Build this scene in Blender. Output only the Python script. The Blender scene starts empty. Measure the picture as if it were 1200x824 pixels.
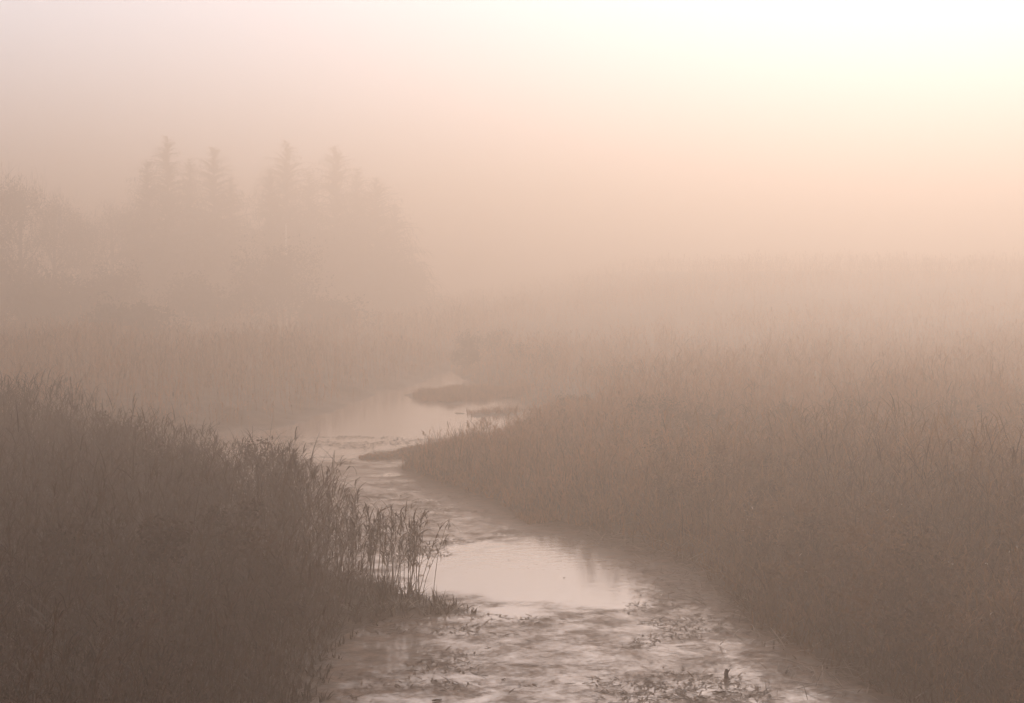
import bpy, math, random
import numpy as np
from mathutils import Vector, Matrix

R = math.radians
C = bpy.context.scene.collection
scn = bpy.context.scene

# ------------------------------------------------------------------ camera, world, sun, exposure
H = 5.0                       # the photographer stands on a footbridge
F = 1667.0                    # focal length in pixels of the 1200 px wide photograph
PITCH = math.atan((412 - 322) / F)
cam = bpy.data.objects.new('camera', bpy.data.cameras.new('camera'))
C.objects.link(cam)
cam.location = (0, 0, H)
cam.rotation_euler = (R(90) - PITCH, 0, 0)
cam.data.lens = 50.0
cam.data.sensor_width = 36.0
cam.data.clip_end = 4000
scn.camera = cam

SUN_EL, SUN_AZ = R(27), R(18)           # azimuth clockwise from +Y
w = bpy.data.worlds.new('World'); scn.world = w; w.use_nodes = True
nt = w.node_tree; nt.nodes.clear()
sky = nt.nodes.new('ShaderNodeTexSky'); sky.sky_type = 'NISHITA'; sky.sun_disc = False
sky.sun_elevation = SUN_EL; sky.sun_rotation = SUN_AZ
sky.dust_density = 4.0; sky.air_density = 1.0; sky.ozone_density = 1.0
hsv = nt.nodes.new('ShaderNodeHueSaturation'); hsv.inputs['Saturation'].default_value = 0.12
mul = nt.nodes.new('ShaderNodeMix'); mul.data_type = 'RGBA'; mul.blend_type = 'MULTIPLY'; mul.inputs[0].default_value = 1.0
mul.inputs[7].default_value = (0.96, 0.97, 1.03, 1)
bg = nt.nodes.new('ShaderNodeBackground'); bg.inputs['Strength'].default_value = 0.07
wo = nt.nodes.new('ShaderNodeOutputWorld')
nt.links.new(sky.outputs[0], hsv.inputs['Color']); veil = nt.nodes.new('ShaderNodeMix'); veil.data_type = 'RGBA'; veil.inputs[0].default_value = 0.95   # thin cloud evens out the clear sky
veil.inputs[7].default_value = (12.5, 12.5, 12.5, 1)
# the veil is palest low down, duller and warmer overhead
wtc = nt.nodes.new('ShaderNodeTexCoord'); wsep = nt.nodes.new('ShaderNodeSeparateXYZ'); wr = nt.nodes.new('ShaderNodeValToRGB')
nt.links.new(wtc.outputs['Generated'], wsep.inputs[0]); nt.links.new(wsep.outputs['Z'], wr.inputs[0])
VEIL_LOW, VEIL_HIGH = (25.5, 28.8, 33.0), (0.8, 0.5, 0.3)
wr.color_ramp.interpolation = 'EASE'
wr.color_ramp.elements[0].position = 0.25; wr.color_ramp.elements[0].color = (*VEIL_LOW, 1)
wr.color_ramp.elements[1].position = 0.60; wr.color_ramp.elements[1].color = (*VEIL_HIGH, 1)
nt.links.new(wr.outputs[0], veil.inputs[7])
nt.links.new(hsv.outputs[0], veil.inputs[6]); nt.links.new(veil.outputs[2], mul.inputs[6])
nt.links.new(mul.outputs[2], bg.inputs[0]); nt.links.new(bg.outputs[0], wo.inputs[0])

sl = bpy.data.lights.new('sun', 'SUN'); sl.energy = 3.1; sl.angle = R(10); sl.color = (1.0, 0.99, 0.98)
so = bpy.data.objects.new('sun', sl); C.objects.link(so)
sd = Vector((math.sin(SUN_AZ) * math.cos(SUN_EL), math.cos(SUN_AZ) * math.cos(SUN_EL), math.sin(SUN_EL)))
so.rotation_euler = (-sd).to_track_quat('-Z', 'Y').to_euler()
so.location = sd * 300

scn.view_settings.view_transform = 'Standard'
scn.view_settings.look = 'None'
scn.view_settings.exposure = -0.2
scn.view_settings.gamma = 1.0
scn.render.engine = 'CYCLES'
cy = scn.cycles
cy.max_bounces = 10; cy.volume_bounces = 1; cy.diffuse_bounces = 3; cy.glossy_bounces = 3
cy.transmission_bounces = 2; cy.transparent_max_bounces = 8
cy.use_denoising = True
cy.sample_clamp_indirect = 6.0

HAZE_DENSITY = 0.0192
HAZE_COLOR = (0.99, 0.77, 0.62)
HAZE_G = 0.60
HAZE_TOP = 22.0

# ------------------------------------------------------------------ helpers
rng = np.random.default_rng(7)
random.seed(7)

def at(px, py, z=0.0):
    """Where the line of sight through a point of the photograph meets the height z."""
    dx, dy, dz = (px - 600) / F, 1.0, -(py - 412) / F
    c, s = math.cos(PITCH), math.sin(PITCH)
    wy = dy * c + dz * s
    wz = -dy * s + dz * c
    t = (z - H) / wz
    return np.array([dx * t, wy * t])

def at_d(px, py, D):
    """x and z of a point seen at (px, py) at depth D."""
    dx, dy, dz = (px - 600) / F, 1.0, -(py - 412) / F
    c, s = math.cos(PITCH), math.sin(PITCH)
    wy = dy * c + dz * s; wz = -dy * s + dz * c
    return dx / wy * D, H + wz / wy * D

def tag(o, label=None, cat=None, group=None, kind=None):
    if label: o['label'] = label
    if cat: o['category'] = cat
    if group: o['group'] = group
    if kind: o['kind'] = kind
    return o

def empty(name, loc, label, cat, group=None, rz=0):
    o = bpy.data.objects.new(name, None); C.objects.link(o)
    o.location = loc; o.rotation_euler = (0, 0, rz); o.empty_display_size = 0.2
    return tag(o, label, cat, group)

def np_mesh(name, verts, faces_list, mat, parent=None, attr=None, smooth=False, link=True):
    """faces_list: list of int arrays (n,k); attr: per-vertex float stored as 'tone'."""
    me = bpy.data.meshes.new(name)
    verts = np.asarray(verts, dtype=np.float32)
    me.vertices.add(len(verts)); me.vertices.foreach_set('co', verts.ravel())
    loops = np.concatenate([f.ravel() for f in faces_list]).astype(np.int32)
    tot = np.concatenate([np.full(len(f), f.shape[1]) for f in faces_list]).astype(np.int32)
    start = np.concatenate([[0], np.cumsum(tot)[:-1]]).astype(np.int32)
    me.loops.add(len(loops)); me.loops.foreach_set('vertex_index', loops)
    me.polygons.add(len(tot)); me.polygons.foreach_set('loop_start', start)
    try: me.polygons.foreach_set('loop_total', tot)
    except Exception: pass
    if smooth: me.polygons.foreach_set('use_smooth', np.ones(len(tot), dtype=bool))
    if attr is not None:
        a = me.attributes.new('tone', 'FLOAT', 'POINT'); a.data.foreach_set('value', np.asarray(attr, dtype=np.float32))
    me.update(calc_edges=True)
    me.materials.append(mat)
    o = bpy.data.objects.new(name, me)
    if link: C.objects.link(o)
    if parent: o.parent = parent
    return o

# value noise on arrays
_tab = np.random.default_rng(3).random((256, 256))
def vnoise(x, y):
    xi = np.floor(x).astype(int); yi = np.floor(y).astype(int)
    fx = x - xi; fy = y - yi
    fx = fx * fx * (3 - 2 * fx); fy = fy * fy * (3 - 2 * fy)
    a = _tab[xi % 256, yi % 256]; b = _tab[(xi + 1) % 256, yi % 256]
    c = _tab[xi % 256, (yi + 1) % 256]; d = _tab[(xi + 1) % 256, (yi + 1) % 256]
    return (a * (1 - fx) + b * fx) * (1 - fy) + (c * (1 - fx) + d * fx) * fy
def fbm(x, y, o=4):
    v = 0; a = 0.5
    for i in range(o):
        v = v + a * vnoise(x + 17.3 * i, y - 9.1 * i); x = x * 2.03; y = y * 2.03; a *= 0.5
    return v

def sdist(P, poly):
    """signed distance (+ inside) of points P (n,2) to a polygon."""
    d2 = np.full(len(P), 1e18); inside = np.zeros(len(P), bool)
    n = len(poly)
    for i in range(n):
        a = poly[i]; b = poly[(i + 1) % n]; e = b - a; v = P - a
        t = np.clip((v @ e) / max(e @ e, 1e-9), 0, 1)
        q = v - t[:, None] * e
        d2 = np.minimum(d2, (q * q).sum(1))
        cond = (a[1] > P[:, 1]) != (b[1] > P[:, 1])
        with np.errstate(divide='ignore', invalid='ignore'):
            xx = (b[0] - a[0]) * (P[:, 1] - a[1]) / (b[1] - a[1]) + a[0]
        inside ^= cond & (P[:, 0] < xx)
    d = np.sqrt(d2)
    return np.where(inside, d, -d)

# ------------------------------------------------------------------ materials
def new_mat(name):
    m = bpy.data.materials.new(name); m.use_nodes = True
    n = m.node_tree; n.nodes.clear()
    out = n.nodes.new('ShaderNodeOutputMaterial')
    return m, n, out

def plant_mat(name, dark, light, trans=0.25, scale=1.2):
    m, n, out = new_mat(name)
    at_ = n.nodes.new('ShaderNodeAttribute'); at_.attribute_name = 'tone'
    tc = n.nodes.new('ShaderNodeTexCoord')
    no = n.nodes.new('ShaderNodeTexNoise'); no.inputs['Scale'].default_value = scale; no.inputs['Detail'].default_value = 4
    n.links.new(tc.outputs['Object'], no.inputs['Vector'])
    ad = n.nodes.new('ShaderNodeMath'); ad.operation = 'MULTIPLY_ADD'; ad.inputs[1].default_value = 0.6; 
    n.links.new(no.outputs['Fac'], ad.inputs[0])
    sc_ = n.nodes.new('ShaderNodeMath'); sc_.operation = 'MULTIPLY'; sc_.inputs[1].default_value = 0.6
    n.links.new(at_.outputs['Fac'], sc_.inputs[0]); n.links.new(sc_.outputs[0], ad.inputs[2])
    cr = n.nodes.new('ShaderNodeValToRGB')
    cr.color_ramp.elements[0].color = (*dark, 1); cr.color_ramp.elements[0].position = 0.25
    cr.color_ramp.elements[1].color = (*light, 1); cr.color_ramp.elements[1].position = 0.8
    n.links.new(ad.outputs[0], cr.inputs[0])
    p = n.nodes.new('ShaderNodeBsdfPrincipled'); p.inputs['Roughness'].default_value = 0.7
    p.inputs['Specular IOR Level'].default_value = 0.25
    t = n.nodes.new('ShaderNodeBsdfTranslucent')
    mx = n.nodes.new('ShaderNodeMixShader'); mx.inputs[0].default_value = trans
    n.links.new(cr.outputs[0], p.inputs['Base Color']); n.links.new(cr.outputs[0], t.inputs[0])
    n.links.new(p.outputs[0], mx.inputs[1]); n.links.new(t.outputs[0], mx.inputs[2]); n.links.new(mx.outputs[0], out.inputs[0])
    return m

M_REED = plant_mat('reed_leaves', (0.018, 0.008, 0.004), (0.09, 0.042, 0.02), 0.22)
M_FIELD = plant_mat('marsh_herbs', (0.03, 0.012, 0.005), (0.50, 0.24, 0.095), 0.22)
M_NEEDLE = plant_mat('conifer_needles', (0.028, 0.024, 0.018), (0.05, 0.04, 0.028), 0.1)
M_LEAF = plant_mat('shrub_leaves', (0.04, 0.027, 0.018), (0.09, 0.06, 0.038), 0.2)
M_BARK = plant_mat('bark', (0.03, 0.02, 0.015), (0.08, 0.055, 0.042), 0.0, 6)
M_STEM = plant_mat('reed_stem', (0.06, 0.038, 0.026), (0.13, 0.085, 0.055), 0.0, 3)
M_DEAD = plant_mat('dead_reed', (0.06, 0.04, 0.03), (0.40, 0.31, 0.25), 0.1, 2)

M_GLINT = plant_mat('glint_leaf', (0.5, 0.40, 0.32), (0.8, 0.68, 0.58), 0.4)
M_SCRAP = plant_mat('floating_scraps', (0.05, 0.028, 0.018), (0.22, 0.14, 0.10), 0.0, 2)

def mud_mat():
    m, n, out = new_mat('wet_mud')
    tc = n.nodes.new('ShaderNodeTexCoord')
    no = n.nodes.new('ShaderNodeTexNoise'); no.inputs['Scale'].default_value = 1.3; no.inputs['Detail'].default_value = 8
    cr = n.nodes.new('ShaderNodeValToRGB')
    cr.color_ramp.elements[0].color = (0.05, 0.030, 0.021, 1); cr.color_ramp.elements[0].position = 0.3
    cr.color_ramp.elements[1].color = (0.19, 0.12, 0.08, 1); cr.color_ramp.elements[1].position = 0.75
    p = n.nodes.new('ShaderNodeBsdfPrincipled'); p.inputs['Roughness'].default_value = 0.75
    b = n.nodes.new('ShaderNodeBump'); b.inputs['Strength'].default_value = 0.6; b.inputs['Distance'].default_value = 0.05
    n2 = n.nodes.new('ShaderNodeTexNoise'); n2.inputs['Scale'].default_value = 15; n2.inputs['Detail'].default_value = 6
    n.links.new(tc.outputs['Object'], no.inputs['Vector']); n.links.new(tc.outputs['Object'], n2.inputs['Vector'])
    n.links.new(no.outputs['Fac'], cr.inputs[0]); n.links.new(cr.outputs[0], p.inputs['Base Color'])
    n.links.new(n2.outputs['Fac'], b.inputs['Height']); n.links.new(b.outputs[0], p.inputs['Normal'])
    n.links.new(p.outputs[0], out.inputs[0])
    return m
M_MUD = mud_mat()

def water_mat():
    m, n, out = new_mat('stream_water')
    L = n.links.new
    tc = n.nodes.new('ShaderNodeTexCoord')
    wa = n.nodes.new('ShaderNodeAttribute'); wa.attribute_name = 'tone'    # how thick the floating weed lies here
    mp = n.nodes.new('ShaderNodeMapping'); mp.inputs['Scale'].default_value = (0.8, 1.0, 1.0); mp.inputs['Rotation'].default_value = (0, 0, R(-24))
    L(tc.outputs['Object'], mp.inputs[0])
    n1 = n.nodes.new('ShaderNodeTexNoise'); n1.inputs['Scale'].default_value = 2.0; n1.inputs['Detail'].default_value = 9; n1.inputs['Roughness'].default_value = 0.68
    n1.inputs['Distortion'].default_value = 0.6
    n2 = n.nodes.new('ShaderNodeTexNoise'); n2.inputs['Scale'].default_value = 15; n2.inputs['Detail'].default_value = 6; n2.inputs['Roughness'].default_value = 0.7
    L(mp.outputs[0], n1.inputs['Vector']); L(mp.outputs[0], n2.inputs['Vector'])
    # cover = smoothstep(noise + weed - 1)
    a1 = n.nodes.new('ShaderNodeMath'); a1.operation = 'MULTIPLY_ADD'; a1.inputs[1].default_value = 0.55
    L(n2.outputs['Fac'], a1.inputs[0]); L(n1.outputs['Fac'], a1.inputs[2])
    a2 = n.nodes.new('ShaderNodeMath'); a2.operation = 'ADD'
    L(a1.outputs[0], a2.inputs[0]); L(wa.outputs['Fac'], a2.inputs[1])
    mr = n.nodes.new('ShaderNodeMapRange'); mr.inputs['From Min'].default_value = 1.12; mr.inputs['From Max'].default_value = 1.58
    mr.interpolation_type = 'SMOOTHSTEP'
    L(a2.outputs[0], mr.inputs['Value'])
    # open water
    g = n.nodes.new('ShaderNodeBsdfPrincipled'); g.inputs['Base Color'].default_value = (0.80, 0.74, 0.70, 1); g.inputs['Metallic'].default_value = 0.54
    g.inputs['Roughness'].default_value = 0.10; g.inputs['IOR'].default_value = 2.0
    rip = n.nodes.new('ShaderNodeTexNoise'); rip.inputs['Scale'].default_value = 5; rip.inputs['Detail'].default_value = 3
    L(tc.outputs['Object'], rip.inputs['Vector'])
    rb = n.nodes.new('ShaderNodeBump'); rb.inputs['Strength'].default_value = 0.15; rb.inputs['Distance'].default_value = 0.02
    L(rip.outputs['Fac'], rb.inputs['Height']); L(rb.outputs[0], g.inputs['Normal'])
    # floating weed and scum
    cr = n.nodes.new('ShaderNodeValToRGB')
    cr.color_ramp.elements[0].color = (0.04, 0.022, 0.014, 1); cr.color_ramp.elements[0].position = 0.3
    cr.color_ramp.elements[1].color = (0.42, 0.26, 0.185, 1); cr.color_ramp.elements[1].position = 0.8
    n3 = n.nodes.new('ShaderNodeTexNoise'); n3.inputs['Scale'].default_value = 4.5; n3.inputs['Detail'].default_value = 8; n3.inputs['Roughness'].default_value = 0.7
    L(mp.outputs[0], n3.inputs['Vector']); L(n3.outputs['Fac'], cr.inputs[0])
    d = n.nodes.new('ShaderNodeBsdfPrincipled'); d.inputs['Roughness'].default_value = 0.8; d.inputs['Specular IOR Level'].default_value = 0.3
    L(cr.outputs[0], d.inputs['Base Color'])
    db = n.nodes.new('ShaderNodeBump'); db.inputs['Strength'].default_value = 0.5; db.inputs['Distance'].default_value = 0.03
    n4 = n.nodes.new('ShaderNodeTexNoise'); n4.inputs['Scale'].default_value = 7; n4.inputs['Detail'].default_value = 9; n4.inputs['Roughness'].default_value = 0.7
    L(tc.outputs['Object'], n4.inputs['Vector'])
    L(n4.outputs['Fac'], db.inputs['Height']); L(db.outputs[0], d.inputs['Normal'])
    mx = n.nodes.new('ShaderNodeMixShader')
    L(mr.outputs[0], mx.inputs[0]); L(g.outputs[0], mx.inputs[1]); L(d.outputs[0], mx.inputs[2]); L(mx.outputs[0], out.inputs[0])
    return m
M_WATER = water_mat()

# ------------------------------------------------------------------ the lie of the land
def P(*pts): return [at(*p) for p in pts]
RIGHT = np.array(P((1500, 1500), (1300, 1050), (1150, 880), (1075, 828), (1010, 795), (945, 762), (890, 727), (852, 692), (832, 664),
                   (765, 640), (700, 619), (640, 609), (608, 598), (560, 580), (510, 562), (470, 546), (500, 539), (560, 535), (612, 513), (640, 500),
                   (640, 492), (629, 484), (600, 466), (560, 450), (530, 438), (533, 430), (560, 424)) + [np.array(p, float) for p in ((8, 92), (45, 102), (95, 130), (180, 200), (700, 420), (700, 0))])
FAR = np.array(P((560, 421), (530, 431), (520, 437), (492, 446), (450, 458), (410, 473), (368, 486), (340, 497), (250, 508), (100, 517), (-200, 522)) +
               [np.array(p, float) for p in ((-60, 40), (-700, 60), (-700, 700), (700, 700), (700, 450), (170, 215), (80, 140), (32, 108), (2, 98))])
LEFT = np.array(P((550, 717), (505, 722), (440, 727), (405, 738), (385, 765), (372, 800), (350, 840), (300, 900), (100, 1100), (-300, 1300)) +
                [np.array(p, float) for p in ((-60, 9), (-60, 33))] + P((-350, 512), (0, 560), (150, 590), (280, 628), (340, 652), (400, 676), (470, 694), (520, 705)))
ISLET = np.array(P((482, 466), (498, 462), (512, 463), (530, 458), (552, 459), (566, 456), (590, 460), (611, 459), (622, 464), (600, 468), (584, 466), (570, 471), (548, 469), (530, 473), (512, 470), (500, 471)))
STRIP = np.array(P((545, 484), (580, 481), (612, 482), (608, 486), (560, 487)))
SHOAL = np.array(P((415, 536), (455, 527), (505, 521), (545, 519), (560, 524), (520, 532), (470, 538), (430, 541)))
TUFT = np.array(P((602, 606), (620, 600), (650, 603), (652, 612), (620, 615)))
CALM = np.array(P((470, 706), (500, 655), (540, 640), (600, 632), (650, 628), (700, 636), (742, 655), (758, 684), (752, 706), (700, 718), (630, 720), (560, 712), (520, 700)))

def height(P2):
    x, y = P2[:, 0], P2[:, 1]
    wob = (fbm(x * 0.9, y * 0.9) - 0.47) * 0.9 * np.clip(y / 25, 0.5, 2.0) + (fbm(x * 3.1, y * 3.1, 2) - .37) * .5
    h = np.full(len(P2), -0.8)
    for poly, top, slope in ((RIGHT, 0.45, 0.30), (FAR, 0.6, 0.22), (LEFT, 0.14, 0.09)):
        d = sdist(P2, poly) + wob * (1.7 if poly is FAR else 0.55)
        h = np.maximum(h, np.clip(d * slope, -0.8, top))
    for poly, top in ((ISLET, 0.07), (STRIP, 0.05), (SHOAL, 0.04), (TUFT, 0.08)):
        d = sdist(P2, poly) + wob * 1.6 - 0.1
        h = np.maximum(h, np.clip(d * 0.15 + 0.0, -0.8, top))
    h += np.where(h > 0.02, (fbm(x * 2.1, y * 2.1, 3) - 0.43) * 0.12 * np.clip(h * 6, 0, 1), 0)
    far = np.clip((y - 70) / 120, 0, 1)
    h += np.where(h > 0.3, far * (fbm(x * 0.03, y * 0.03) * 1.5), 0)
    rise = np.clip((np.hypot(x, y) - 62) / 90, 0, 1); rise = rise * rise * (3 - 2 * rise)
    h += rise * 4.3 * np.clip((x + 6) / 22, 0, 1)      # the marsh climbs gently to the right
    return h

def axis(lo, hi, step, outer_lo, outer_hi):
    a = list(np.arange(lo, hi + 1e-6, step)); s = step; v = hi
    while v < outer_hi: s *= 1.12; v += s; a.append(min(v, outer_hi))
    s = step; v = lo; b = []
    while v > outer_lo: s *= 1.12; v -= s; b.append(max(v, outer_lo))
    return np.array(b[::-1] + a)

def grid(xs, ys):
    X, Y = np.meshgrid(xs, ys); V = np.stack([X.ravel(), Y.ravel()], 1)
    nx, ny = len(xs), len(ys)
    i = (np.arange(ny - 1)[:, None] * nx + np.arange(nx - 1)[None]).ravel()
    return V, np.stack([i, i + 1, i + 1 + nx, i + nx], 1)

V, Fq = grid(axis(-24, 26, 0.2, -600, 600), axis(13, 84, 0.2, -120, 620))
g = np_mesh('ground', np.column_stack([V, height(V)]), [Fq], M_MUD, smooth=True); tag(g, kind='structure')

V, Fq = grid(axis(-26, 26, 0.25, -65, 65), axis(8, 80, 0.25, -60, 100))
cal = sdist(V, CALM) + (fbm(V[:, 0] * 1.3, V[:, 1] * 1.3) - 0.47) * 2.2 + (fbm(V[:, 0] * 4, V[:, 1] * 4, 3) - .43) * 1.2
weed = 0.66 - np.clip(cal * 0.42 + 0.12, 0, 0.62)
weed = np.where(V[:, 1] > 35, np.minimum(weed, 0.66 - np.clip((V[:, 1] - 37) * 0.10, 0, 0.62)), weed)
weed = np.maximum(weed, 0.52 - np.clip(-sdist(V, SHOAL) * 0.35, 0, 0.6))
weed = weed - 0.05
weed = weed - np.clip(1 - np.maximum(-sdist(V, LEFT), 0) / 4.5, 0, 1) * np.clip((-0.6 - V[:, 0]) / 2.0, 0, 1) * -0.08 * (V[:, 1] < 24)  # extra weed along both banks, standing in for dark reflections of the reeds
weed = weed - np.clip(1 - np.maximum(-sdist(V, RIGHT), 0) / 1.8, 0, 1) * np.clip((V[:, 0] - 2.2) / 1.5, 0, 1) * -0.08 * (V[:, 1] < 24)
wt = np_mesh('water', np.column_stack([V, np.zeros(len(V))]), [Fq], M_WATER, attr=weed, smooth=True); tag(wt, kind='structure')

# ------------------------------------------------------------------ haze
m, n, out = new_mat('morning_mist')
pv = n.nodes.new('ShaderNodeVolumePrincipled')
pv.inputs['Color'].default_value = (*HAZE_COLOR, 1); pv.inputs['Density'].default_value = HAZE_DENSITY; pv.inputs['Anisotropy'].default_value = HAZE_G
n.links.new(pv.outputs[0], out.inputs['Volume'])
hv = np.array([(x, y, z) for z in (-1.9, HAZE_TOP) for y in (-130, 630) for x in (-620, 620)])
hf = np.array([(0, 2, 3, 1), (4, 5, 7, 6), (0, 1, 5, 4), (2, 6, 7, 3), (0, 4, 6, 2), (1, 3, 7, 5)])
hz = np_mesh('haze', hv, [hf], m); tag(hz, kind='stuff')

# ------------------------------------------------------------------ vegetation geometry
def ribbons(base, head, elev, length, width, curl, nseg, tone, tip=0.15, face=None):
    """many tapering ribbons: head = compass, elev = start angle above ground, curl = total bend downwards."""
    N = len(base); t = np.linspace(0, 1, nseg + 1)
    ang = elev[:, None] - curl[:, None] * t[None] ** 1.3
    seg = (length / nseg)[:, None]
    r = np.concatenate([np.zeros((N, 1)), np.cumsum(np.cos(ang[:, :-1]) * seg, 1)], 1)
    z = np.concatenate([np.zeros((N, 1)), np.cumsum(np.sin(ang[:, :-1]) * seg, 1)], 1)
    ch, sh = np.cos(head)[:, None], np.sin(head)[:, None]
    cen = np.stack([base[:, 0:1] + r * ch, base[:, 1:2] + r * sh, base[:, 2:3] + z], 2)
    f = (head + np.pi / 2) if face is None else face
    side = np.stack([np.cos(f), np.sin(f), rng.uniform(-.3, .3, N)], 1)[:, None, :]
    prof = np.minimum(1, (1 - t) * (1 - tip) * 1.25 + tip) * np.minimum(1, 0.55 + t * 3)
    wd = (width[:, None] * prof[None])[:, :, None] * 0.5
    v = np.stack([cen - side * wd, cen + side * wd], 2).reshape(N, -1, 3)
    k = (nseg + 1) * 2
    q = np.array([(2 * j, 2 * j + 1, 2 * j + 3, 2 * j + 2) for j in range(nseg)])
    faces = (np.arange(N)[:, None, None] * k + q[None]).reshape(-1, 4)
    return v.reshape(-1, 3), faces, np.repeat(tone, k), cen

def merge(parts):
    vs, fs, ts, o = [], [], [], 0
    for v, f, t in parts:
        vs.append(v); fs.append(f + o); ts.append(t); o += len(v)
    return np.concatenate(vs), np.concatenate(fs), np.concatenate(ts)

def reeds(pts, hgt, nleaf=6, wmul=1.0, plume=0.5, segs=3, haze_tone=None, lean=None, leaflen=1.0, curly=0.4):
    """a stand of reeds: upright stems, arching leaves and ragged seed plumes."""
    N = len(pts); out = []
    lean_h = rng.uniform(0, 2 * np.pi, N) if lean is None else rng.normal(lean, 0.7, N)
    el = np.pi / 2 - np.abs(rng.normal(0, 0.08 + 0.12 * curly, N)); cu = np.abs(rng.normal(0.12, 0.14 + 0.3 * curly, N))
    tone = np.clip(rng.random(N) * .45 + (fbm(pts[:, 0] * .8 + 70, pts[:, 1] * .8) - .2) * .95, 0, 1)
    if haze_tone is not None: tone = tone * haze_tone
    v, f, t, cen = ribbons(pts, lean_h, el, hgt, np.full(N, 0.009 * wmul), cu, segs, tone, 0.35, face=rng.uniform(0, 6.28, N))
    out.append((v, f, t))
    for k in range(nleaf):
        s = np.clip((k + rng.random(N)) / nleaf * 0.72 + 0.28, 0, 0.98) * segs
        i = np.minimum(s.astype(int), segs - 1); fr = (s - i)[:, None]
        b = cen[np.arange(N), i] * (1 - fr) + cen[np.arange(N), i + 1] * fr
        L_ = hgt * rng.uniform(0.14, 0.30, N) * leaflen
        out.append(ribbons(b, rng.uniform(0, 2 * np.pi, N), rng.uniform(0.5, 1.3, N), L_, rng.uniform(.012, .022, N) * wmul,
                           rng.uniform(0.4, 2.3 + curly, N), segs, np.clip(tone + rng.uniform(-.3, .3, N), 0, 1), 0.05)[:3])
    sel = np.where(rng.random(N) < plume)[0]
    if len(sel):
        b0 = cen[sel, -1]
        for k in range(4):
            n_ = len(sel)
            out.append(ribbons(b0 - np.array([0, 0, 1]) * rng.uniform(0, .12, n_)[:, None], lean_h[sel] + rng.normal(0, .5, n_), rng.uniform(0.6, 1.4, n_),
                               rng.uniform(.12, .22, n_), rng.uniform(.012, .028, n_) * wmul, rng.uniform(0.8, 2.2, n_), 2, np.clip(tone[sel] + .1, 0, 1), 0.2)[:3])
    return out

def scatter(poly_fn, x0, x1, y0, y1, dens):
    n_ = int((x1 - x0) * (y1 - y0) * dens)
    p = np.column_stack([rng.uniform(x0, x1, n_), rng.uniform(y0, y1, n_)])
    a = np.arctan2(p[:, 0], p[:, 1])
    p = p[np.abs(a) < R(26)]
    return p[poly_fn(p)]

def with_z(p): return np.column_stack([p, height(p) - 0.03])

# left bed ---------------------------------------------------------
def in_left(p): return sdist(p, LEFT) + (fbm(p[:, 0] * 2, p[:, 1] * 2) - .45) * .5 > 0.12
p = scatter(in_left, -22, 2, 10, 42, 32)
sd_ = sdist(p, LEFT)
# thin out towards the open tip of the bed
xr = p[:, 0] / p[:, 1] * F + 600
keep = rng.random(len(p)) < np.clip((416 - xr) / 40, 0.0, 1)
p = p[keep]
xr = p[:, 0] / p[:, 1] * F + 600
patch = fbm(p[:, 0] * .55, p[:, 1] * .55)
patch2 = fbm(p[:, 0] * 1.7, p[:, 1] * 1.7)
h_ = 1.72 + (patch2 - .47) * 1.1 + np.clip((p[:, 1] - 22) / 14, 0, 1) * .5 + (patch - .47) * 1.3 + np.clip((260 - xr) / 260, 0, 1) * 0.25 + rng.normal(0, .10, len(p)) - np.clip((xr - 330) / 80, 0, 1) * .35
h_ *= np.clip(.55 + sdist(p, LEFT) * .9, .55, 1)
vv, ff, tt = merge(reeds(with_z(p), np.clip(h_, .4, 2.7), 11, 1.0, .5, 4, lean=0.2, curly=1.0))
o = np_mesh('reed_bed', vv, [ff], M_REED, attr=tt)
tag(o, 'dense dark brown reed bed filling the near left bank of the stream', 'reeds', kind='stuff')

# right bank -------------------------------------------------------
def in_right(p): return sdist(p, RIGHT) + (fbm(p[:, 0] * 1.6, p[:, 1] * 1.6) - .45) * .5 > -0.08
parts_near = []
for (y0, y1, dens, nl, wm, sg) in ((11, 28, 38, 10, 1.1, 3), (28, 44, 24, 9, 1.4, 3), (44, 75, 8, 5, 2.2, 2), (75, 130, 2.2, 4, 4.0, 2), (130, 230, 0.5, 4, 8.0, 2)):
    p = scatter(lambda q: (in_right(q) if y0 < 74 else (in_right(q) | (sdist(q, FAR) > 0))), -45 if y1 > 76 else -6, 110, y0, y1, dens)
    if y0 >= 74: p = p[(p[:, 0] / p[:, 1]) > -0.09]
    patch = fbm(p[:, 0] * .28 + 5, p[:, 1] * .28)
    patch2 = fbm(p[:, 0] * 1.3 + 9, p[:, 1] * 1.3)
    e = sdist(p, RIGHT)
    h_ = 0.72 + 1.0 * np.clip((patch * .6 + patch2 * .4 - .42) * 4.5, 0, 1) + (patch2 - .47) * .8 + rng.normal(0, .13, len(p)) + np.clip((p[:, 0] - 3) / 8, 0, 1) * .25
    h_ *= np.clip(.34 + np.where(e > -1, e, 9) * .28, .30, 1) * np.where((y0 >= 28) & (p[:, 0] < 3) & (p[:, 1] < 50), .8, 1)
    parts_near += reeds(with_z(p), np.clip(h_, .25, 2.4), nl, wm, .3, sg, haze_tone=np.clip((p[:, 1] - 15 + (patch - .47) * 16) / 17, 0.05, 1.6), leaflen=1.35, curly=1.3)  # plant tone painted dark near, brighter far off, to mimic thickening haze
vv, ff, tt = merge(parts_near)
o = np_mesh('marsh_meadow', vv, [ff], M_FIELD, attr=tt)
tag(o, 'brown reeds and herbs covering the broad marsh right of the stream', 'marsh plants', kind='stuff')

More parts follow.
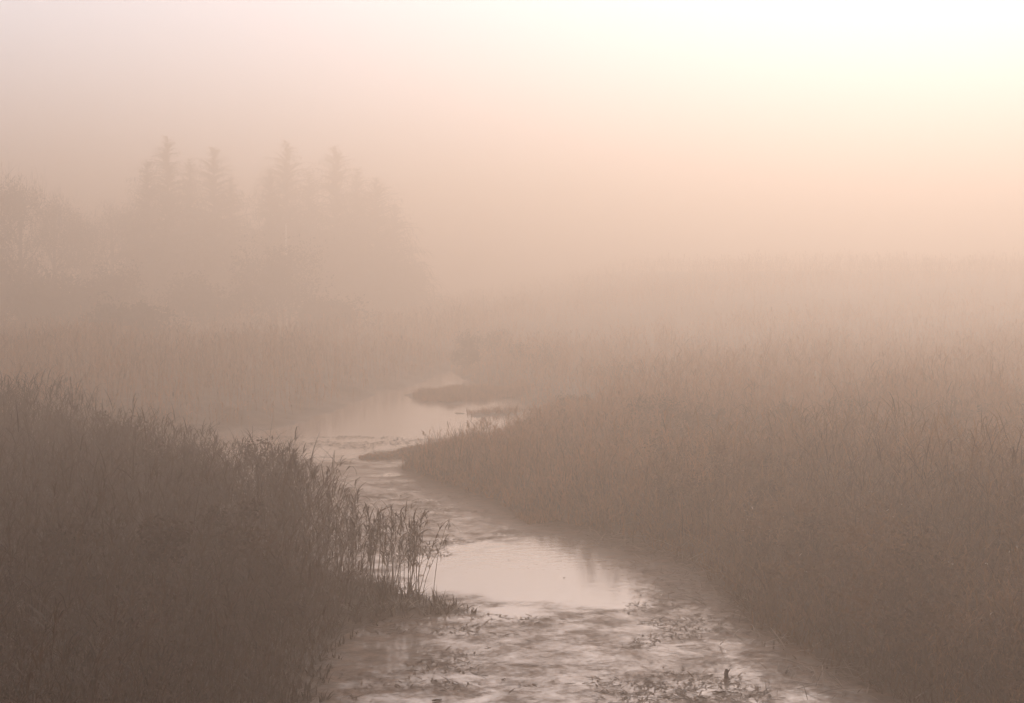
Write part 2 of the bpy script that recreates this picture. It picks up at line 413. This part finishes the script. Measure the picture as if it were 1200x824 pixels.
# far left bank
parts = []
for (y0, y1, dens, nl, wm) in ((38, 80, 7, 5, 2.2), (80, 170, 1.0, 4, 5.0)):
    p = scatter(lambda q: sdist(q, FAR) > .2, -75, 4, y0, y1, dens)
    p = p[(p[:, 0] / p[:, 1]) < -0.02]
    patch = fbm(p[:, 0] * .2 + 5, p[:, 1] * .2 + 3)
    h_ = 1.5 + (patch - .47) * 3.0 + rng.normal(0, .15, len(p))
    h_ *= np.clip(.35 + sdist(p, FAR) * .10, .35, 1)
    parts += reeds(with_z(p), np.clip(h_, .5, 3.0), nl, wm, .4, 2, leaflen=1.2)
vv, ff, tt = merge(parts)
o = np_mesh('far_reeds', vv, [ff], M_FIELD, attr=tt)
tag(o, 'hazy tall reeds lining the far left bank below the trees', 'reeds', kind='stuff')

# low leafy growth closing the bank edges
def undergrowth(poly, x0, x1, y0, y1, dens, depth, hh, name, label):
    q = scatter(lambda p_: (sdist(p_, poly) + (fbm(p_[:, 0] * 2.2, p_[:, 1] * 2.2) - .45) * .5 > -0.10) & (sdist(p_, poly) < depth), x0, x1, y0, y1, dens)
    q = q[height(q) > -.06]; N = len(q); e = np.clip(.35 + (sdist(q, poly) + .1) * .9, .35, 1)
    hs = hh * e * (.5 + fbm(q[:, 0] * 1.4, q[:, 1] * 1.4)) ; b = with_z(q); o_ = []; tn = rng.random(N)
    for k in range(6):
        o_.append(ribbons(b + rng.normal(0, .03, (N, 3)) * [1, 1, 0], rng.uniform(0, 6.28, N), rng.uniform(.5, 1.55, N), hs * rng.uniform(.5, 1.35, N), rng.uniform(.014, .034, N),
                  rng.uniform(.1, 2.2, N), 3, np.clip(tn + rng.uniform(-.3, .3, N), 0, 1) * np.clip((q[:, 1] - 15) / 17, .05, 1), .08)[:3])  # leaf tone also brightens with distance, haze painted into the colour
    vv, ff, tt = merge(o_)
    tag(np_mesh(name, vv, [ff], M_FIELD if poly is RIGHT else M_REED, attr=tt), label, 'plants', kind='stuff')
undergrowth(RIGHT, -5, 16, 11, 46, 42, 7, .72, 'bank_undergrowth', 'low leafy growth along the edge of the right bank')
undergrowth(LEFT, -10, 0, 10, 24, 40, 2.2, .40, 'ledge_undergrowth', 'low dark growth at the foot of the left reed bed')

# leaves and scraps of weed floating on the water
n_ = 110000
q = np.column_stack([rng.uniform(-9, 9, n_), 14 + 30 * rng.random(n_) ** 1.3])
q = q[(sdist(q, RIGHT) < .1) & (sdist(q, LEFT) < .1)]
pw = fbm(q[:, 0] * 1.1 + 40, q[:, 1] * 1.1, 5)
q = q[(pw + rng.normal(0, .04, len(q)) > .50) & (sdist(q, CALM) + (fbm(q[:, 0], q[:, 1]) - .47) * 1.5 < -.1)]
N = len(q)
v, f, t_, _ = ribbons(np.column_stack([q, np.full(N, .008)]), rng.uniform(0, 6.28, N), rng.uniform(0, .5, N) ** 2, rng.uniform(.03, .17, N), rng.uniform(.008, .04, N), rng.uniform(0, .4, N), 2, rng.random(N) ** 1.6, .3)
v[:, 2] = np.maximum(v[:, 2], .005)
tag(np_mesh('floating_weed', v, [f], M_SCRAP, attr=t_), 'brown scraps of floating weed scattered over the shallow stream', 'water weed', kind='stuff')

# leaves coloured pale to imitate dewy glints on top of the plants
n_ = 150
q = np.concatenate([np.column_stack([rng.uniform(2, 10, n_), rng.uniform(13, 26, n_)]), np.column_stack([rng.uniform(-9, -2, 40), rng.uniform(17, 26, 40)])])
q = q[(sdist(q, RIGHT) > .5) | (sdist(q, LEFT) > .6)]; N = len(q)
b = with_z(q); b[:, 2] += np.where(q[:, 0] < 0, rng.uniform(.9, 1.7, N), rng.uniform(.4, 1.1, N))
v, f, t_, _ = ribbons(b, rng.uniform(0, 6.28, N), rng.uniform(.1, 1.0, N), rng.uniform(.05, .13, N), rng.uniform(.010, .028, N), rng.uniform(.5, 2, N), 3, np.full(N, 1.), .2)
tag(np_mesh('glint_leaves', v, [f], M_GLINT, attr=t_), 'tiny leaves coloured pale as glints, dotted over the dark plants of both banks', 'leaves', kind='stuff')

# short tufts on the islets
def tufts(poly, n_, hh, name, label):
    lo, hi = poly.min(0), poly.max(0)
    q = np.column_stack([rng.uniform(lo[0], hi[0], n_), rng.uniform(lo[1], hi[1], n_)])
    q = q[sdist(q, poly) > 0.02]; N = len(q)
    b = with_z(q); o_ = []
    for k in range(5):
        o_.append(ribbons(b, rng.uniform(0, 6.28, N), rng.uniform(.7, 1.5, N), hh * rng.uniform(.5, 1.3, N), np.full(N, .022), rng.uniform(.2, 1.6, N), 2, rng.random(N), .1)[:3])
    vv, ff, tt = merge(o_)
    tag(np_mesh(name, vv, [ff], M_FIELD, attr=tt), label, 'grass', kind='stuff')
tufts(ISLET, 9000, .30, 'islet_grass', 'low grass on the flat islet in the far pool')
tufts(STRIP, 260, .22, 'sandbar_grass', 'thin line of grass on the narrow bar in the far pool')
tufts(SHOAL, 2200, .09, 'shoal_grass', 'sparse short grass on the muddy shoal between the two pools')
tufts(TUFT, 700, .16, 'tussock_grass', 'small dark grass patch at the foot of the right bank')

# bent dead reeds lying in the water along the right bank and the left ledge
def litter(line, n_, spread, name, label, seedlen=(.15, .6)):
    L_ = np.array(P(*line)); k = rng.integers(0, len(L_) - 1, n_); t = rng.random(n_)[:, None]
    q = L_[k] * (1 - t) + L_[k + 1] * t + rng.normal(0, spread, (n_, 2))
    b = np.column_stack([q, np.maximum(height(q), 0) + .012])
    v, f, t_, _ = ribbons(b, rng.uniform(0, 6.28, n_), rng.uniform(.0, .5, n_), rng.uniform(*seedlen, n_), rng.uniform(.008, .03, n_), rng.uniform(.1, 1.1, n_), 4, rng.random(n_) ** 2, .3)
    v[:, 2] = np.maximum(v[:, 2], .006)
    tag(np_mesh(name, v, [f], M_DEAD, attr=t_), label, 'dead reeds', kind='stuff')
litter([(700, 628), (740, 636), (790, 650), (835, 668)], 420, .30, 'fallen_reeds', 'pale bent dead reeds lying in the water along the right bank')
litter([(835, 672), (850, 700), (900, 745), (960, 790), (1010, 815)], 240, .35, 'drift_reeds', 'scattered dead reed bits drifting beside the near right bank')
litter([(400, 722), (450, 716), (500, 714), (545, 716)], 260, .12, 'ledge_litter', 'dark plant litter on the mud ledge under the fringe reeds', (.06, .3))

# ------------------------------------------------------------------ tubes for stems, trunks and limbs
def tube(pts, rad, sides=6):
    pts = [Vector(p_) for p_ in pts]; vs = []; fs = []
    for i, p_ in enumerate(pts):
        d = (pts[min(i + 1, len(pts) - 1)] - pts[max(i - 1, 0)]).normalized()
        a = d.orthogonal().normalized(); b = d.cross(a)
        for s in range(sides):
            th = 2 * math.pi * s / sides
            vs.append(p_ + (a * math.cos(th) + b * math.sin(th)) * rad[i])
    for i in range(len(pts) - 1):
        for s in range(sides):
            s2 = (s + 1) % sides
            fs.append((i * sides + s, i * sides + s2, (i + 1) * sides + s2, (i + 1) * sides + s))
    return np.array([tuple(v_) for v_ in vs]), np.array(fs), np.full(len(vs), .5)

def copy_tree(o, parent=None):
    c = o.copy(); C.objects.link(c)
    if parent: c.parent = parent
    for ch in list(o.children): copy_tree(ch, c)
    return c

# ------------------------------------------------------------------ reeds of the open fringe, one by one
def make_reed(hh, bend, nl, droop, headed):
    root = empty('reed', (0, 0, 0), 'reed', 'reed')
    k = 7; pts = []; a = math.pi / 2; x = z = 0
    for i in range(k):
        pts.append((x, 0.01 * math.sin(i * 2.1), z)); a -= bend / k * (i / k + .3); x += math.cos(a) * hh / (k - 1); z += math.sin(a) * hh / (k - 1)
    v, f, t = tube(pts, [.0065 - .0006 * i for i in range(k)], 5)
    np_mesh('stem', v, [f], M_STEM, root, t, True)
    for j in range(nl):
        s = .50 + .47 * (j + random.random() * .6) / nl; q = s * (k - 1); i = int(q); fr = q - i
        b = np.array([[pts[i][c] * (1 - fr) + pts[min(i + 1, k - 1)][c] * fr for c in range(3)]])
        hd = (0 if j % 2 else math.pi) + random.gauss(0, .9)
        v, f, t, _ = ribbons(b, np.array([hd]), np.array([random.uniform(.6, 1.25)]), np.array([random.uniform(.18, .42)]), np.array([random.uniform(.016, .030)]),
                             np.array([random.uniform(1.0, droop)]), 6, np.array([random.random()]), .04)
        np_mesh('leaf', v, [f], M_REED, root, t)
    if headed:
        N = 16
        b = np.repeat(np.array([pts[-1]]), N, 0) - np.array([[.0, 0, 1]]) * rng.uniform(0, .16, N)[:, None]
        v, f, t, _ = ribbons(b, rng.normal(0, .7, N), rng.uniform(.5, 1.5, N), rng.uniform(.06, .17, N), rng.uniform(.010, .020, N), rng.uniform(.8, 2.6, N), 3, rng.random(N), .15)
        np_mesh('plume', v, [f], M_REED, root, t)
    return root
protos = [make_reed(1.30, .45, 11, 2.8, True), make_reed(1.12, .9, 10, 3.2, True), make_reed(1.2, .3, 12, 2.6, False),
          make_reed(1.38, .6, 9, 3.0, True), make_reed(.95, 1.2, 9, 3.2, True), make_reed(1.25, -.5, 11, 2.7, False)]
FR_GROUP = 'reeds standing in a loose fringe at the tip of the left bank'
FR_LABEL = 'slender dark reed in the see-through fringe at the tip of the left bank'
spots = []
for i in range(64):
    u = random.random() ** 1.25
    spots.append((392 + u * 102, 702 - (1 - u) * 8 + random.uniform(-16, 6), random.uniform(.88, 1.2) * (1.0 - .10 * u), i % 6, random.uniform(-1.6, 1.6), None))
spots += [(508, 694, .90, 3, .25, 'lone reed leaning right, the outermost of the fringe over the bright pool'),
          (460, 700, .93, 5, 2.9, 'reed with a nodding plume standing just left of the outermost leaning reed'),
          ]
used = set()
for (px, py, s, k, rz, lab) in spots:
    if k not in used: r_ = protos[k]; used.add(k)
    else: r_ = copy_tree(protos[k])
    q = at(px, py, .05); zz = float(height(q[None])[0])
    r_.location = (q[0], q[1], max(zz, -.1) - .02); r_.rotation_euler = (random.gauss(0, .09), random.gauss(0, .09), rz); r_.scale = (s, s, s)
    tag(r_, lab or FR_LABEL, 'reed', FR_GROUP)

# ------------------------------------------------------------------ trees
def foliage(cen, rad, n_, leaf, tone0=None):
    """leaf-size triangles spread through clumps; cen (k,3), rad (k,)."""
    k = rng.integers(0, len(cen), n_)
    d = rng.normal(0, 1, (n_, 3)); d /= np.linalg.norm(d, axis=1)[:, None]
    r = rad[k] * rng.random(n_) ** .5
    c = cen[k] + d * r[:, None] * np.array([1, 1, .8])
    a = rng.normal(0, 1, (n_, 3)); a /= np.linalg.norm(a, axis=1)[:, None]
    b = np.cross(a, rng.normal(0, 1, (n_, 3))); b /= np.linalg.norm(b, axis=1)[:, None]
    s = (leaf * rng.uniform(.6, 1.4, n_))[:, None]
    v = np.stack([c - a * s, c + b * s * .45, c + a * s, c - b * s * .45], 1).reshape(-1, 3)
    f = np.arange(n_ * 4).reshape(-1, 4)
    kt = rng.random(len(cen))[k]
    return v, f, np.repeat(np.clip(kt + rng.uniform(-.2, .2, n_), 0, 1), 4)

def gz(x, y): return float(height(np.array([[x, y]]))[0])

def conifer(x, y, z, hh, wd, label, bare=.06):
    root = empty('conifer', (x, y, z - .1), label, 'conifer', 'conifers in the mist behind the far bank')
    v, f, t = tube([(0, 0, 0), (.05, 0, hh * .5), (0, .05, hh * .98)], [hh * .018, hh * .010, .02], 7)
    np_mesh('trunk', v, [f], M_BARK, root, t, True)
    parts = []
    nw = int(hh * 4)
    for i in range(nw):
        fr = i / nw; zz = hh * (bare + (1 - bare) * fr)
        n_ = int(11 - 5 * fr)
        rr = wd * (1 - fr) ** .62 * random.uniform(.72, 1.12) + .05
        hd = rng.uniform(0, 6.28, n_); L_ = rr * rng.uniform(.4, 1.15, n_)
        b = np.tile([[0, 0, zz]], (n_, 1)) + np.column_stack([np.zeros(n_), np.zeros(n_), rng.uniform(-.45, .45, n_) * min(1, 3 * (1 - fr))])
        el = rng.uniform(-.15, .25, n_) + fr * .5
        v, f, t, cen = ribbons(b, hd, el, L_, .16 + .10 * L_, rng.uniform(.2, .7, n_), 4, rng.random(n_), .2)
        parts.append((v, f, t))
        for s in (1, 2, 3, 4):       # drooping sprays along each branch
            for rep in range(3):
                bb = cen[:, s] + rng.normal(0, .05, (n_, 3))
                parts.append(ribbons(bb, hd + rng.choice([-1, 1], n_) * rng.uniform(.4, 1.5, n_), rng.uniform(-.9, .2, n_), (L_ * .32 + .12 * (1 - fr)) * rng.uniform(.6, 1.3, n_),
                                     np.full(n_, .17 * (1 - .7 * fr)), rng.uniform(0, .6, n_), 2, rng.random(n_), .1)[:3])
    vv, ff, tt = merge(parts)
    np_mesh('crown', vv, [ff], M_NEEDLE, root, tt)
    return root

def broadleaf(name, x, y, z, hh, wd, label, cat, group, leaf=.10, nleaf=5000, twiggy=.5, stems=1):
    root = empty(name, (x, y, z - .1), label, cat, group)
    tubes = []; tips = []; twigs_b = []; twigs_h = []; twigs_e = []
    for s_ in range(stems):
        a0 = random.uniform(0, 6.28); lx = math.cos(a0) * (wd * .18 if stems > 1 else 0); ly = math.sin(a0) * (wd * .18 if stems > 1 else 0)
        top = hh * random.uniform(.55, .75)
        trunk = [(0 if stems == 1 else lx * .3, ly * .3, 0), (lx * .7, ly * .7, top * .35), (lx * 1.2, ly * 1.2 , top * .7), (lx * 1.6, ly * 1.6, top)]
        r0 = hh * (.022 if stems == 1 else .012)
        tubes.append(tube(trunk, [r0, r0 * .8, r0 * .55, r0 * .3], 6))
        for i in range(14 if stems == 1 else 7):
            fr = random.uniform(.25, 1.0); q = fr * 3; k = min(int(q), 2); u = q - k
            b = Vector(trunk[k]).lerp(Vector(trunk[k + 1]), u)
            a = random.uniform(0, 6.28); el = random.uniform(.3, 1.2)
            L_ = (wd * .6) * random.uniform(.5, 1.0) * (1.1 - fr * .4)
            m1 = b + Vector((math.cos(a) * math.cos(el), math.sin(a) * math.cos(el), math.sin(el))) * L_ * .55
            m2 = m1 + Vector((math.cos(a) * math.cos(el + .35), math.sin(a) * math.cos(el + .35), math.sin(el + .35))) * L_ * .5
            tubes.append(tube([b, m1, m2], [r0 * .35, r0 * .2, r0 * .07], 4))
            tips += [tuple(m1), tuple(m2), tuple((m1 + m2) / 2)]
    tips = np.array(tips)
    zc = tips[:, 2].max(); tips[:, 2] *= (hh * .88) / zc
    vv, ff, tt = merge(tubes)
    vv[:, 2] *= (hh * .88) / zc
    np_mesh('trunk', vv, [ff], M_BARK, root, tt, True)
    low = np.column_stack([rng.normal(0, wd * .25, (10, 2)), rng.uniform(.15, .5, 10) * hh]) if stems > 1 else tips[:4]
    cen = np.concatenate([tips, low]); rad = rng.uniform(.09, .20, len(cen)) * wd
    parts = [foliage(cen, rad, nleaf, leaf)]
    n_ = int(500 * twiggy)          # fine bare twigs breaking the outline
    k = rng.integers(0, len(tips), n_)
    b = tips[k] + rng.normal(0, .10 * wd, (n_, 3))
    parts.append(ribbons(b, rng.uniform(0, 6.28, n_), rng.uniform(.5, 1.5, n_), hh * rng.uniform(.03, .09, n_), np.full(n_, .02 + .001 * hh), rng.uniform(-.4, .6, n_), 3, rng.random(n_), .3)[:3])
    vv, ff, tt = merge(parts)
    vv[:, 2] = np.maximum(vv[:, 2], .02)
    np_mesh('crown', vv, [ff], M_LEAF, root, tt)
    return root


# leafy bushes growing through the reeds so thickly that they read as one mass
def bushes(poly, x0, x1, y0, y1, n_, rlo, rhi, zlo, zhi, mat, name, label):
    q = np.column_stack([rng.uniform(x0, x1, n_ * 5), rng.uniform(y0, y1, n_ * 5)])
    q = q[sdist(q, poly) > .45]; q = q[np.abs(np.arctan2(q[:, 0], q[:, 1])) < R(25)][:n_]
    cen = []; rad = []
    for x_, y_ in q:
        r = random.uniform(rlo, rhi); base = gz(x_, y_); top = random.uniform(zlo, zhi)
        for k in range(7):
            cen.append((x_ + random.gauss(0, r * .55), y_ + random.gauss(0, r * .55), base + top * random.uniform(.35, 1.0))); rad.append(r * random.uniform(.25, .6))
    vv, ff, tt = foliage(np.array(cen), np.array(rad), len(q) * 1100, .036)
    k = rng.integers(0, len(cen), len(q) * 60); b = np.array(cen)[k] + rng.normal(0, .12, (len(k), 3))
    v, f, t, _ = ribbons(b, rng.uniform(0, 6.28, len(k)), rng.uniform(.5, 1.5, len(k)), rng.uniform(.2, .6, len(k)), rng.uniform(.006, .012, len(k)), rng.uniform(-.2, 1.0, len(k)), 3, rng.random(len(k)), .4)
    vv, ff, tt = merge([(vv, ff, tt), (v, f, t)])
    vv[:, 2] = np.maximum(vv[:, 2], .02)
    tag(np_mesh(name, vv, [ff], mat, attr=tt * (.8 if poly is LEFT else .35)), label, 'bushes', kind='stuff')
bushes(LEFT, -14, -2.6, 15, 33, 60, .45, .9, 1.2, 2.1, M_REED, 'bank_thicket', 'dark leafy thicket growing through the near left reed bed')
bushes(RIGHT, 3, 22, 13, 42, 130, .4, .9, .5, 1.25, M_FIELD, 'marsh_thicket', 'soft brown thicket scattered through the marsh right of the stream')

# (photo x of the top, photo y of the top, depth, half-width, label)
CON = [(172, 186, 112, 1.7, 'short conifer at the left edge of the left conifer cluster'),
       (195, 158, 116, 2.1, 'tallest narrow conifer of the left cluster with a thin spire'),
       (222, 184, 122, 1.9, 'conifer between the tall spire and the rounded one in the left cluster'),
       (250, 170, 120, 2.3, 'broad blunt-topped conifer at the right of the left cluster'),
       (270, 205, 128, 1.8, 'low faint conifer at the right edge of the left cluster'),
       (316, 196, 122, 1.9, 'short conifer at the left edge of the right cluster beside the gap'),
       (335, 163, 124, 2.3, 'tall pointed conifer at the left of the right cluster'),
       (362, 200, 130, 2.1, 'lower conifer in the dip between the two tall ones of the right cluster'),
       (393, 168, 128, 2.5, 'tall pointed conifer in the middle of the right cluster'),
       (418, 196, 132, 2.1, 'conifer stepping down just right of the middle spire'),
       (440, 206, 128, 2.4, 'wide conifer on the right slope of the right cluster'),
       (462, 238, 130, 2.0, 'smallest conifer, at the far right end of the treeline')]
for (px, py, D, wd, lab) in CON:
    D *= 1.08; wd *= 2.6
    x, zt = at_d(px, py, D); z = gz(x, D)
    conifer(x, D, z, zt - z, wd, lab)

TREE_G = 'bare hazy trees left of the conifers'
TREES = [(-25, 190, 66, 5.0, 'darkest twiggy tree cut by the left edge of the photo'),
         (22, 196, 72, 4.2, 'twiggy tree with bare upright tips beside the left edge'),
         (62, 205, 78, 4.4, 'twiggy tree with thin tips left of the dip in the treeline'),
         (95, 236, 84, 3.6, 'low sloping tree in the dip of the treeline'),
         (130, 224, 88, 4.2, 'round-topped small tree just left of the left conifer cluster'),
         (160, 228, 94, 3.6, 'small tree at the foot of the leftmost conifer')]
for (px, py, D, wd, lab) in TREES:
    D *= 1.45; wd *= 1.8
    x, zt = at_d(px, py, D); z = gz(x, D)
    broadleaf('tree', x, D, z, zt - z, wd, lab, 'tree', TREE_G, .10, 4200, 2.2)
SH_G = 'willow shrubs in the mist along the far bank'
SHR = [(10, 300, 74, 6.0, 'big dark shrub under the tree at the left edge'), (70, 318, 72, 5.0, 'broad shrub below the dip in the treeline'),
       (130, 305, 74, 4.5, 'shrub in front of the small round-topped tree'), (190, 298, 90, 5.0, 'shrub at the foot of the left conifer cluster'),
       (250, 315, 76, 4.5, 'domed shrub right of centre below the left conifer cluster'), (305, 300, 98, 5.0, 'faint shrub filling the gap between the conifer clusters'),
       (365, 296, 104, 5.0, 'faint shrub at the foot of the middle spire conifer'), (430, 292, 108, 5.0, 'faint shrub under the right slope of the conifers'),
       (160, 345, 60, 3.6, 'low shrub on the far bank nearest the dark reed bed'), (333, 277, 79, 6.0, 'shrub directly below the pale post'),
       (480, 300, 112, 4.6, 'faintest shrub trailing off right of the treeline'), (400, 345, 76, 3.8, 'low shrub above the left end of the far pool')]
for (px, py, D, wd, lab) in SHR:
    D *= 1.3; wd *= 1.45
    x, zt = at_d(px, py, D); z = gz(x, D)
    broadleaf('shrub', x, D, z, max(zt - z, 1.5), wd, lab, 'shrub', SH_G, .12, 7500, .6, stems=4)
RB_G = 'shrubs on the right bank by the far pool'
for (px, py, D, wd, lab) in [(558, 385, 74, 2.3, 'shrub at the corner where the far pool bends behind the right bank'), (590, 383, 77, 2.6, 'shrub second from the corner of the right bank'),
                             (628, 395, 68, 2.4, 'low shrub right of the pair at the pool corner'), (548, 402, 71, 1.5, 'small shrub overhanging the far end of the pool'),
                             (672, 458, 47, 1.3, 'little dark bush just right of the pool end'), (800, 462, 42, 1.2, 'little bush alone in the right marsh'),
                             (730, 420, 58, 2.4, 'low spreading bush in the hazy right marsh')]:
    x, zt = at_d(px, py, D); z = gz(x, D)
    broadleaf('bush', x, D, z, max(zt - z, .8), wd, lab, 'bush', RB_G, .05, 1500, .8, stems=4)

# ------------------------------------------------------------------ small things
def plain(name, c, rough=.7):
    m, n, out = new_mat(name)
    tc = n.nodes.new('ShaderNodeTexCoord'); no = n.nodes.new('ShaderNodeTexNoise'); no.inputs['Scale'].default_value = 12; no.inputs['Detail'].default_value = 5
    cr = n.nodes.new('ShaderNodeValToRGB'); cr.color_ramp.elements[0].color = (*[q * .6 for q in c], 1); cr.color_ramp.elements[1].color = (*c, 1)
    cr.color_ramp.elements[0].position = .35; cr.color_ramp.elements[1].position = .6
    p_ = n.nodes.new('ShaderNodeBsdfPrincipled'); p_.inputs['Roughness'].default_value = rough
    n.links.new(tc.outputs['Object'], no.inputs['Vector']); n.links.new(no.outputs['Fac'], cr.inputs[0]); n.links.new(cr.outputs[0], p_.inputs['Base Color']); n.links.new(p_.outputs[0], out.inputs[0])
    return m
M_WHITE = plain('weathered_white_paint', (.85, .80, .76)); M_WOOD = plain('wet_dark_wood', (.05, .032, .024))
x, zt = at_d(335, 262, 112); zb = gz(x, 112)
v, f, t = tube([(0, 0, -.2), (0, 0, (zt - zb) * .5), (.01, 0, zt - zb - .04), (.01, 0, zt - zb)], [.07, .07, .07, .03], 8)
o = np_mesh('marker_post', v, [f], M_WHITE, None, t, True); o.location = (x, 112, zb)
tag(o, 'thin pale post sticking up in the mist below the tall pointed conifer', 'post')

q = at(851, 795)
root = empty('wooden_stake', (q[0], q[1], 0), 'short dark rotten stake poking out of the weedy water near the bottom', 'stake')
v, f, t = tube([(0, 0, -.3), (.004, 0, 0), (.0, .004, .06), (.012, 0, .105), (.02, 0, .112)], [.030, .030, .026, .028, .012], 9)
np_mesh('stake', v, [f], M_WOOD, root, t)
v, f, t = tube([(.01, 0, .075), (.035, -.01, .10), (.045, -.01, .12)], [.010, .007, .003], 5)
np_mesh('stub', v, [f], M_WOOD, root, t)

# drifting sticks and clods
for (px, py, L_, a, lab) in [(590, 797, .06, .4, 'tiny black clod floating low between the ledge and the stake'), (512, 822, .12, .1, 'dark stick at the very bottom edge left of centre'),
                             (882, 738, .10, 1.3, 'dark stub in the shade of the right bank'), (596, 657, .035, 1.2, 'small dark speck in the left half of the bright pool'),
                             (661, 678, .04, .2, 'small dark speck in the middle of the bright pool'), (843, 812, .18, .2, 'dark twig lying flat just below the stake')]:
    q = at(px, py)
    k = 5; pts = [((i / (k - 1) - .5) * L_, random.uniform(-.01, .01), .006 + random.uniform(0, .012)) for i in range(k)]
    v, f, t = tube(pts, [min(L_, .1) * q_ for q_ in (.05, .12, .14, .11, .05)], 6)
    o = np_mesh('driftwood', v, [f], M_WOOD, None, t, True); o.location = (q[0], q[1], 0); o.rotation_euler = (0, 0, a)
    tag(o, lab, 'driftwood', 'bits of driftwood on the stream')
